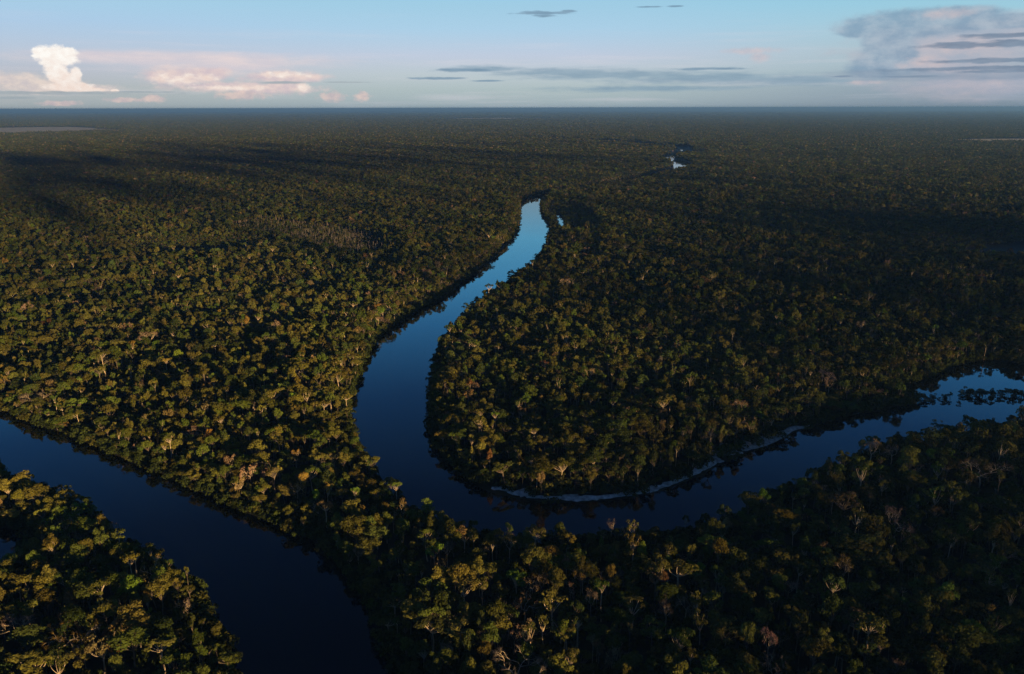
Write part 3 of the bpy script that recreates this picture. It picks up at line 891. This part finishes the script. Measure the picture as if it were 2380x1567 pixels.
for k, (nm, poly) in enumerate(waters):
    if nm in ('lagoon', 'pool'): continue          # dried-out hollows, no open water
    a = np.roll(poly, 1, 0); b2 = np.roll(poly, -1, 0); nn = b2 - a; nn = np.stack([nn[:, 1], -nn[:, 0]], 1); nn /= np.linalg.norm(nn, axis=1)[:, None] + 1e-9
    area = .5 * np.sum(poly[:, 0] * np.roll(poly[:, 1], -1) - np.roll(poly[:, 0], -1) * poly[:, 1])
    big_ = poly + nn * (5 if area > 0 else -5)
    tris = tessellate_polygon([[Vector((x, y, 0)) for x, y in big_]])
    tr = np.array(tris, np.int32)
    V = np.column_stack([big_, np.zeros(len(big_))])
    v0, v1, v2 = V[tr[:, 0]], V[tr[:, 1]], V[tr[:, 2]]
    flip = np.cross(v1 - v0, v2 - v0)[:, 2] < 0
    tr[flip] = tr[flip][:, ::-1]
    w = link(nm, np_mesh(nm, V, [tr], [WATER])); tag(w, kind="structure")

for gp in grass_polys:
    tr = np.array(tessellate_polygon([[Vector((x, y, 0)) for x, y in gp]]), np.int32)
    V = np.column_stack([gp, np.full(len(gp), 2.2)])
    flip = np.cross(V[tr[:, 1]] - V[tr[:, 0]], V[tr[:, 2]] - V[tr[:, 0]])[:, 2] < 0
    tr[flip] = tr[flip][:, ::-1]
    o = link("grassland", np_mesh("grassland", V, [tr], [GRASS])); tag(o, kind="structure")

# the pale sandbank on the inside of the bend
line = [(1140, 1139, 1.0), (1165, 1144, 5.5), (1190, 1152, 2.5), (1213, 1156, 8.5), (1235, 1160, 2.0), (1275, 1163, 3.0), (1326, 1165, 5.0), (1345, 1166, 6.5), (1366, 1165, 4.0), (1395, 1163, 2.5), (1430, 1159, 2.6), (1463, 1154, 4.5), (1490, 1149, 3.5), (1511, 1146, 6.0), (1540, 1137, 3.2),
        (1560, 1129, 3.6), (1590, 1118, 4.2), (1620, 1105, 3.0), (1640, 1094, 4.5), (1660, 1083, 5.5), (1690, 1067, 6.5), (1720, 1053, 7.0), (1750, 1044, 6.0), (1780, 1033, 6.0), (1815, 1018, 5.0), (1850, 1002, 4.0), (1885, 991, 1.5)]
Lp = np.array([np.append(unp(x, y), w_) for x, y, w_ in line])
tt = np.linspace(0, len(Lp) - 1, 260)
Ls = np.column_stack([np.interp(tt, np.arange(len(Lp)), Lp[:, k]) for k in range(3)])
tg_ = np.gradient(Ls[:, :2], axis=0); tg_ /= np.linalg.norm(tg_, axis=1)[:, None]; nl_ = np.stack([-tg_[:, 1], tg_[:, 0]], 1)
wv = Ls[:, 2] * (1 + .7 * ((Ls[:, 0] > 150) & (Ls[:, 0] < 235))) * (.50 + .75 * vnoise(tt * 1.9, tt * 0, 4))
SV = []
for u, z in ((-.5, -.5), (-.1, .2), (.3, .65), (.7, 1.1), (1.15, 1.5), (1.45, .7)):
    e = (vnoise(tt * 3.1, tt * 0 + u * 5, 8) - .5) * 1.3
    SV.append(np.column_stack([Ls[:, :2] + nl_ * (u * wv + e + .9)[:, None], np.full(len(tt), z) + (vnoise(tt * 4, tt * 0 + u * 9, 3) - .5) * .3 * (u > .2)]))
SVa = np.array(SV); k1, k2 = SVa.shape[:2]
ii = np.arange(k1 * k2).reshape(k1, k2)
Q = np.stack([ii[:-1, :-1], ii[:-1, 1:], ii[1:, 1:], ii[1:, :-1]], -1).reshape(-1, 4)
o = link("sandbank", np_mesh("sandbank", SVa.reshape(-1, 3), [Q], [SAND], smooth=True)); tag(o, kind="structure")

# ------------------------------------------------------------------ sun, sky, air
SUN_EL, SUN_AZ = 6.0, 142.0          # degrees; azimuth from the view direction, to the right: low behind the camera
sx, sy, sz = math.sin(R(SUN_AZ)) * math.cos(R(SUN_EL)), math.cos(R(SUN_AZ)) * math.cos(R(SUN_EL)), math.sin(R(SUN_EL))
ld = bpy.data.lights.new("sun", 'SUN'); ld.energy = 5.0; ld.angle = R(.6); ld.color = (1.0, .69, .31)
sun = bpy.data.objects.new("sun", ld); col.objects.link(sun)
sun.rotation_euler = Vector((sx, sy, sz)).to_track_quat('Z', 'Y').to_euler()

world = bpy.data.worlds.new("World"); sc.world = world; world.use_nodes = True
nt = world.node_tree
for q in list(nt.nodes): nt.nodes.remove(q)
wo = nt.nodes.new('ShaderNodeOutputWorld'); bg = nt.nodes.new('ShaderNodeBackground')
sky = nt.nodes.new('ShaderNodeTexSky'); sky.sky_type = 'NISHITA'; sky.sun_disc = False
sky.sun_elevation = R(SUN_EL); sky.sun_rotation = R(SUN_AZ); sky.altitude = 250; sky.air_density = 1.0; sky.dust_density = 1.2; sky.ozone_density = 2.0
EXPO = 1.0
GAIN = 1 / 2 ** EXPO


def lin(c):
    return tuple((v / 255 / 12.92 if v / 255 <= .04045 else ((v / 255 + .055) / 1.055) ** 2.4) * GAIN for v in c)


def az_el(x, y):
    x = x * 1024 / 2380; y = y * 1024 / 2380
    d = M @ np.array([x - W / 2, H / 2 - y, -FPX]); d = d / np.linalg.norm(d)
    return math.degrees(math.atan2(d[0], d[1])), math.degrees(math.asin(d[2]))


def val(v):
    return v


def mth(op, *a, clamp=False):
    n_ = nt.nodes.new('ShaderNodeMath'); n_.operation = op; n_.use_clamp = clamp
    for k, v in enumerate(a):
        if isinstance(v, (int, float)): n_.inputs[k].default_value = v
        else: nt.links.new(v, n_.inputs[k])
    return n_.outputs[0]


def mapr(v, a, b, c=0.0, d=1.0, smooth=True):
    n_ = nt.nodes.new('ShaderNodeMapRange'); n_.interpolation_type = 'SMOOTHSTEP' if smooth else 'LINEAR'
    nt.links.new(v, n_.inputs['Value'])
    for k, q in zip(('From Min', 'From Max', 'To Min', 'To Max'), (a, b, c, d)): n_.inputs[k].default_value = q
    return n_.outputs['Result']


def mixc(f, a, b):
    n_ = nt.nodes.new('ShaderNodeMix'); n_.data_type = 'RGBA'; n_.clamp_factor = True
    if isinstance(f, (int, float)): n_.inputs['Factor'].default_value = f
    else: nt.links.new(f, n_.inputs['Factor'])
    for v, nm in ((a, 6), (b, 7)):
        if isinstance(v, tuple): n_.inputs[nm].default_value = (*v, 1)
        else: nt.links.new(v, n_.inputs[nm])
    return n_.outputs[2]


tcn = nt.nodes.new('ShaderNodeTexCoord'); sp = nt.nodes.new('ShaderNodeSeparateXYZ')
nt.links.new(tcn.outputs['Generated'], sp.inputs[0])
AZ = mth('MULTIPLY', mth('ARCTAN2', sp.outputs[0], sp.outputs[1]), 57.29578)
EL = mth('MULTIPLY', mth('ARCSINE', sp.outputs[2]), 57.29578)


def noise(kx, ky, seed, detail=6, rough=.55):
    cb = nt.nodes.new('ShaderNodeCombineXYZ')
    nt.links.new(mth('MULTIPLY', AZ, kx), cb.inputs[0]); nt.links.new(mth('MULTIPLY', EL, ky), cb.inputs[1]); cb.inputs[2].default_value = seed
    n_ = nt.nodes.new('ShaderNodeTexNoise'); n_.inputs['Scale'].default_value = 1; n_.inputs['Detail'].default_value = detail; n_.inputs['Roughness'].default_value = rough
    nt.links.new(cb.outputs[0], n_.inputs['Vector'])
    return n_.outputs['Fac']


HIGH = [(9, (.22, .84, 1.35)), (12, (.145, .74, 1.4)), (15, (.08, .50, 1.15)), (20, (.030, .19, .58)), (27, (.010, .055, .21)), (36, (.005, .022, .10)), (60, (.004, .014, .055)), (90, (.004, .012, .045))]


def ramp(stops):
    cr = nt.nodes.new('ShaderNodeValToRGB'); e = cr.color_ramp.elements
    allst = [(el, lin(c)) for el, c in stops] + [(el, tuple(v * GAIN for v in c)) for el, c in HIGH]
    e[0].position = 0; e[0].color = (*allst[0][1], 1); e[1].position = 1; e[1].color = (*allst[-1][1], 1)
    for el, c in allst[1:-1]:
        q = e.new(math.sqrt(el / 90)); q.color = (*c, 1)
    nt.links.new(mth('SQRT', mth('DIVIDE', mth('MAXIMUM', EL, 0.0), 90.0)), cr.inputs[0])
    return cr.outputs[0]


rl = ramp([(0, (160, 174, 180)), (1.2, (178, 186, 192)), (2.2, (186, 192, 208)), (3.4, (187, 200, 222)), (5.1, (172, 203, 234)), (6.7, (164, 207, 234))])
rc = ramp([(0, (152, 172, 184)), (1.2, (176, 194, 200)), (2.2, (190, 204, 214)), (3.4, (194, 206, 228)), (5.1, (172, 209, 236)), (6.7, (160, 206, 232))])
rr_ = ramp([(0, (128, 146, 162)), (1.2, (145, 166, 184)), (2.2, (160, 184, 198)), (3.4, (172, 198, 210)), (5.1, (164, 206, 224)), (6.7, (148, 208, 232))])
base = mixc(mapr(AZ, -32, -3), rl, rc)
base = mixc(mapr(AZ, 3, 30), base, rr_)
sm = nt.nodes.new('ShaderNodeMix'); sm.data_type = 'RGBA'; sm.blend_type = 'MIX'
nsc = nt.nodes.new('ShaderNodeVectorMath'); nsc.operation = 'SCALE'; nsc.inputs['Scale'].default_value = .08
nt.links.new(sky.outputs[0], nsc.inputs[0])
base = mixc(.10, base, nsc.outputs[0])
# faint streaky veils
base = mixc(mth('MULTIPLY', mapr(noise(.10, 1.6, 3.3), .5, .75), mapr(EL, 7.0, 2.0, 0, .30)), base, lin((222, 216, 224)))


fade = mth('MULTIPLY', mapr(mth('ABSOLUTE', AZ), 50, 105, 0, .72), mapr(EL, 40, 8))
base = mixc(fade, base, tuple(v * GAIN for v in (.015, .026, .06)))


def cloud(ells, amp, kx, ky, seed, lo, hi, ca, cb_, opac, shade=(0.3, 0.75), grad=None, rough=.55, detail=7, grow=1.2):
    """one cloud: soft ellipses given in the photograph's pixels, broken up by noise"""
    global base
    S = None
    for (x, y, a, b_) in ells:
        a *= grow; b_ *= grow
        u0, v0 = az_el(x, y); k = 2380 / 1024 * FPX * .01745
        du = mth('MULTIPLY', mth('SUBTRACT', AZ, u0), k / a * .97); dv = mth('MULTIPLY', mth('SUBTRACT', EL, v0), k / b_)
        d = mth('SUBTRACT', 1.0, mth('SQRT', mth('ADD', mth('MULTIPLY', du, du), mth('MULTIPLY', dv, dv))))
        S = d if S is None else mth('SMOOTH_MAX', S, d, .25)
    nz_ = noise(kx, ky, seed, detail, rough)
    f = mth('ADD', S, mth('MULTIPLY', mth('SUBTRACT', nz_, .5), amp))
    msk = mth('MULTIPLY', mapr(f, lo - .04, hi), opac)
    sh = mapr(noise(kx * .8, ky * .8, seed + 7.7, 5), shade[0], shade[1])
    if grad is not None:
        sh = mth('ADD', mth('MULTIPLY', sh, .5), mapr(EL, grad[0], grad[1], 0, .6), clamp=True)
    base = mixc(msk, base, mixc(sh, ca, cb_))


L_ = lin
# left: pink anvil veil, cream banks, the white tower, low puffs, grey streaks
cloud([(430, 138, 290, 16), (520, 150, 190, 22), (260, 128, 110, 8)], .9, .45, 2.2, 1.1, -.1, .8, L_((212, 204, 212)), L_((234, 216, 214)), .8)
cloud([(410, 180, 70, 24), (455, 178, 66, 20), (500, 170, 40, 14), (530, 200, 120, 12), (650, 180, 85, 15), (690, 182, 70, 12), (700, 204, 18, 16), (620, 205, 120, 14)], 1.1, 1.1, 2.2, 5.2, .05, .7, L_((208, 190, 198)), L_((240, 216, 206)), .85)
cloud([(385, 178, 24, 13), (420, 184, 60, 14), (478, 180, 30, 10), (706, 203, 15, 12), (660, 174, 70, 9), (540, 204, 90, 6)], 1.7, 1.9, 3.2, 6.4, .1, .9, L_((236, 214, 204)), L_((255, 244, 232)), .85)
cloud([(20, 186, 80, 16), (90, 198, 90, 16), (150, 205, 90, 10)], 1.2, 1.3, 2.4, 2.6, .0, .6, L_((206, 196, 198)), L_((240, 222, 208)), .85)
cloud([(130, 132, 46, 26), (108, 122, 30, 16), (155, 122, 24, 14), (132, 168, 26, 26), (150, 184, 32, 20), (178, 170, 13, 15), (165, 202, 60, 11), (215, 209, 34, 5), (88, 130, 16, 5), (268, 211, 12, 4)], .85, 2.6, 3.4, 8.3, .12, .42, L_((238, 216, 204)), L_((255, 252, 246)), 1.0, (.25, .75), (.9, 3.4), grow=1.0)
cloud([(355, 229, 28, 9), (290, 232, 40, 6), (770, 224, 32, 14), (842, 224, 20, 12), (560, 222, 60, 10), (140, 240, 40, 6)], 1.3, 2.2, 3.4, 4.1, .1, .7, L_((200, 184, 188)), L_((232, 206, 196)), .75)
cloud([(110, 216, 210, 4), (660, 192, 66, 3.2), (20, 228, 60, 3), (800, 191, 70, 1.8), (330, 214, 80, 2)], 1.7, .7, 4.0, 9.2, .1, .7, L_((150, 164, 172)), L_((166, 176, 182)), .8)
# centre: thin slate streaks
cloud([(1130, 160, 100, 8), (1300, 168, 160, 11), (1430, 174, 220, 13), (1640, 182, 240, 14), (1860, 186, 170, 13), (1500, 206, 260, 7)], 1.25, .55, 3.6, 12.7, .0, .8, L_((122, 152, 174)), L_((142, 168, 186)), .75)
cloud([(1010, 182, 70, 3), (1262, 30, 66, 4), (1268, 37, 36, 3), (1322, 26, 18, 3), (1500, 16, 30, 2), (1570, 14, 16, 2), (1130, 188, 40, 2), (1080, 163, 70, 4), (1640, 160, 90, 3)], 1.7, .9, 5.0, 14.4, .05, .7, L_((112, 142, 166)), L_((128, 156, 178)), .8)
cloud([(1750, 118, 60, 8), (1765, 132, 22, 12)], 1.0, 1.4, 2.4, 16.1, .0, .8, L_((186, 186, 198)), L_((214, 198, 200)), .7)
# right: the shaded anvil with its mauve veil
cloud([(2250, 110, 210, 60), (2330, 70, 160, 36), (2300, 180, 200, 40), (2200, 150, 120, 40)], .9, .5, 1.4, 18.2, -.05, .7, L_((164, 172, 190)), L_((196, 186, 194)), .8)
cloud([(2110, 56, 130, 28), (2190, 42, 100, 20), (2240, 30, 60, 14), (2010, 70, 56, 16), (1990, 74, 40, 9), (2058, 95, 46, 30), (2080, 130, 44, 32), (2050, 155, 66, 24), (2320, 50, 140, 14)], .5, 1.1, 1.9, 20.5, .04, .40, L_((128, 156, 181)), L_((168, 184, 199)), .8, rough=.62)
cloud([(2200, 32, 60, 12), (2140, 150, 60, 10), (2160, 138, 40, 8), (2310, 195, 24, 8), (2240, 108, 70, 20), (2010, 192, 40, 5)], 1.1, 1.5, 2.6, 23.1, .05, .8, L_((182, 182, 194)), L_((212, 194, 194)), .6)
cloud([(2290, 104, 130, 6), (2230, 101, 60, 3), (2340, 82, 84, 5), (2350, 100, 60, 7), (2280, 158, 170, 4.5), (2330, 140, 120, 5), (2110, 178, 60, 2.5), (1960, 177, 20, 2), (2330, 165, 100, 4)], 1.7, .7, 3.6, 25.9, .05, .6, L_((98, 122, 148)), L_((122, 144, 167)), .75)
cloud([(2250, 178, 220, 10), (2050, 172, 120, 10)], 1.2, .5, 3.0, 28.3, .0, .8, L_((128, 148, 170)), L_((146, 162, 180)), .6)

nt.links.new(base, bg.inputs[0]); bg.inputs[1].default_value = 1.0
nt.links.new(bg.outputs[0], wo.inputs[0])
world.cycles.sampling_method = 'MANUAL'; world.cycles.sample_map_resolution = 1024

SHADE_CLOUD = simple("cloud", (.75, .75, .75), (.85, .85, .85), .01)  # for the puffs added out of view to shade the forest
SDIR = np.array([sx, sy, sz])


def cloud_bank(seed, target, alt, across, along, thick, npuff, pr):
    """an added bank of puffs, out of view; its shadow falls round the target"""
    r = np.random.default_rng(seed); g = Geo()
    c = np.array([target[0], target[1], 15.0]) + SDIR * (alt / sz)
    e1 = np.array([SDIR[1], -SDIR[0], 0]); e1 /= np.linalg.norm(e1); e2 = np.array([SDIR[0], SDIR[1], 0]); e2 /= np.linalg.norm(e2)
    bm = bmesh.new(); bmesh.ops.create_icosphere(bm, subdivisions=2, radius=1)
    bv = np.array([v.co[:] for v in bm.verts]); bf = np.array([[v.index for v in f.verts] for f in bm.faces]); bm.free()
    for _ in range(npuff):
        q = r.normal(size=3) * .5
        p = c + e1 * q[0] * across + e2 * q[1] * along + np.array([0, 0, q[2] * thick])
        rad_ = pr * math.exp(r.normal() * .4)
        dv = bv * rad_ * (1 + .35 * (vnoise(bv[:, 0] * 2 + p[0], bv[:, 1] * 2 + bv[:, 2] * 1.7, seed) - .5))[:, None]
        g.add(p + dv * np.array([1.2, 1.2, .7]), T=bf)
    o = link("cloud", g.mesh("cloud", SHADE_CLOUD)); tag(o, "broken low cloud added unseen behind the viewpoint to shade the forest", "cloud", kind="stuff")


cloud_bank(5, (350, 290), 560, 300, 150, 30, 210, 10)  # added to darken the lower right, in place of lens falloff
cloud_bank(6, (-1900, 3300), 1300, 2600, 1500, 200, 900, 22)
cloud_bank(7, (900, 1300), 1000, 1100, 700, 110, 420, 17)  # added to dim the forest right of the middle

HZ, nt, out = mat("haze")
pv = N(nt, 'ShaderNodeVolumePrincipled'); pv.inputs['Color'].default_value = (.19, .40, .74, 1); pv.inputs['Density'].default_value = 3.9e-5; pv.inputs['Anisotropy'].default_value = 0.2
nt.links.new(pv.outputs[0], out.inputs['Volume'])
lo = np.array([-118000, -2000, -3.5]); hi = np.array([118000, 155000, 262])
V = [(x, y, z) for x in (lo[0], hi[0]) for y in (lo[1], hi[1]) for z in (lo[2], hi[2])]
o = link("haze", np_mesh("haze", np.array(V, float), [np.array([(0, 1, 3, 2), (4, 6, 7, 5), (0, 4, 5, 1), (2, 3, 7, 6), (0, 2, 6, 4), (1, 5, 7, 3)])], [HZ])); tag(o, kind="stuff")

# ------------------------------------------------------------------ render settings
sc.view_settings.view_transform = 'Standard'; sc.view_settings.look = 'None'; sc.view_settings.exposure = EXPO; sc.view_settings.gamma = 1
sc.cycles.max_bounces = 5; sc.cycles.diffuse_bounces = 1; sc.cycles.glossy_bounces = 2; sc.cycles.transmission_bounces = 2; sc.cycles.volume_bounces = 0
sc.cycles.use_denoising = True; sc.cycles.denoiser = 'OPENIMAGEDENOISE'; sc.cycles.denoising_input_passes = 'RGB_ALBEDO_NORMAL'; sc.cycles.denoising_prefilter = 'NONE'
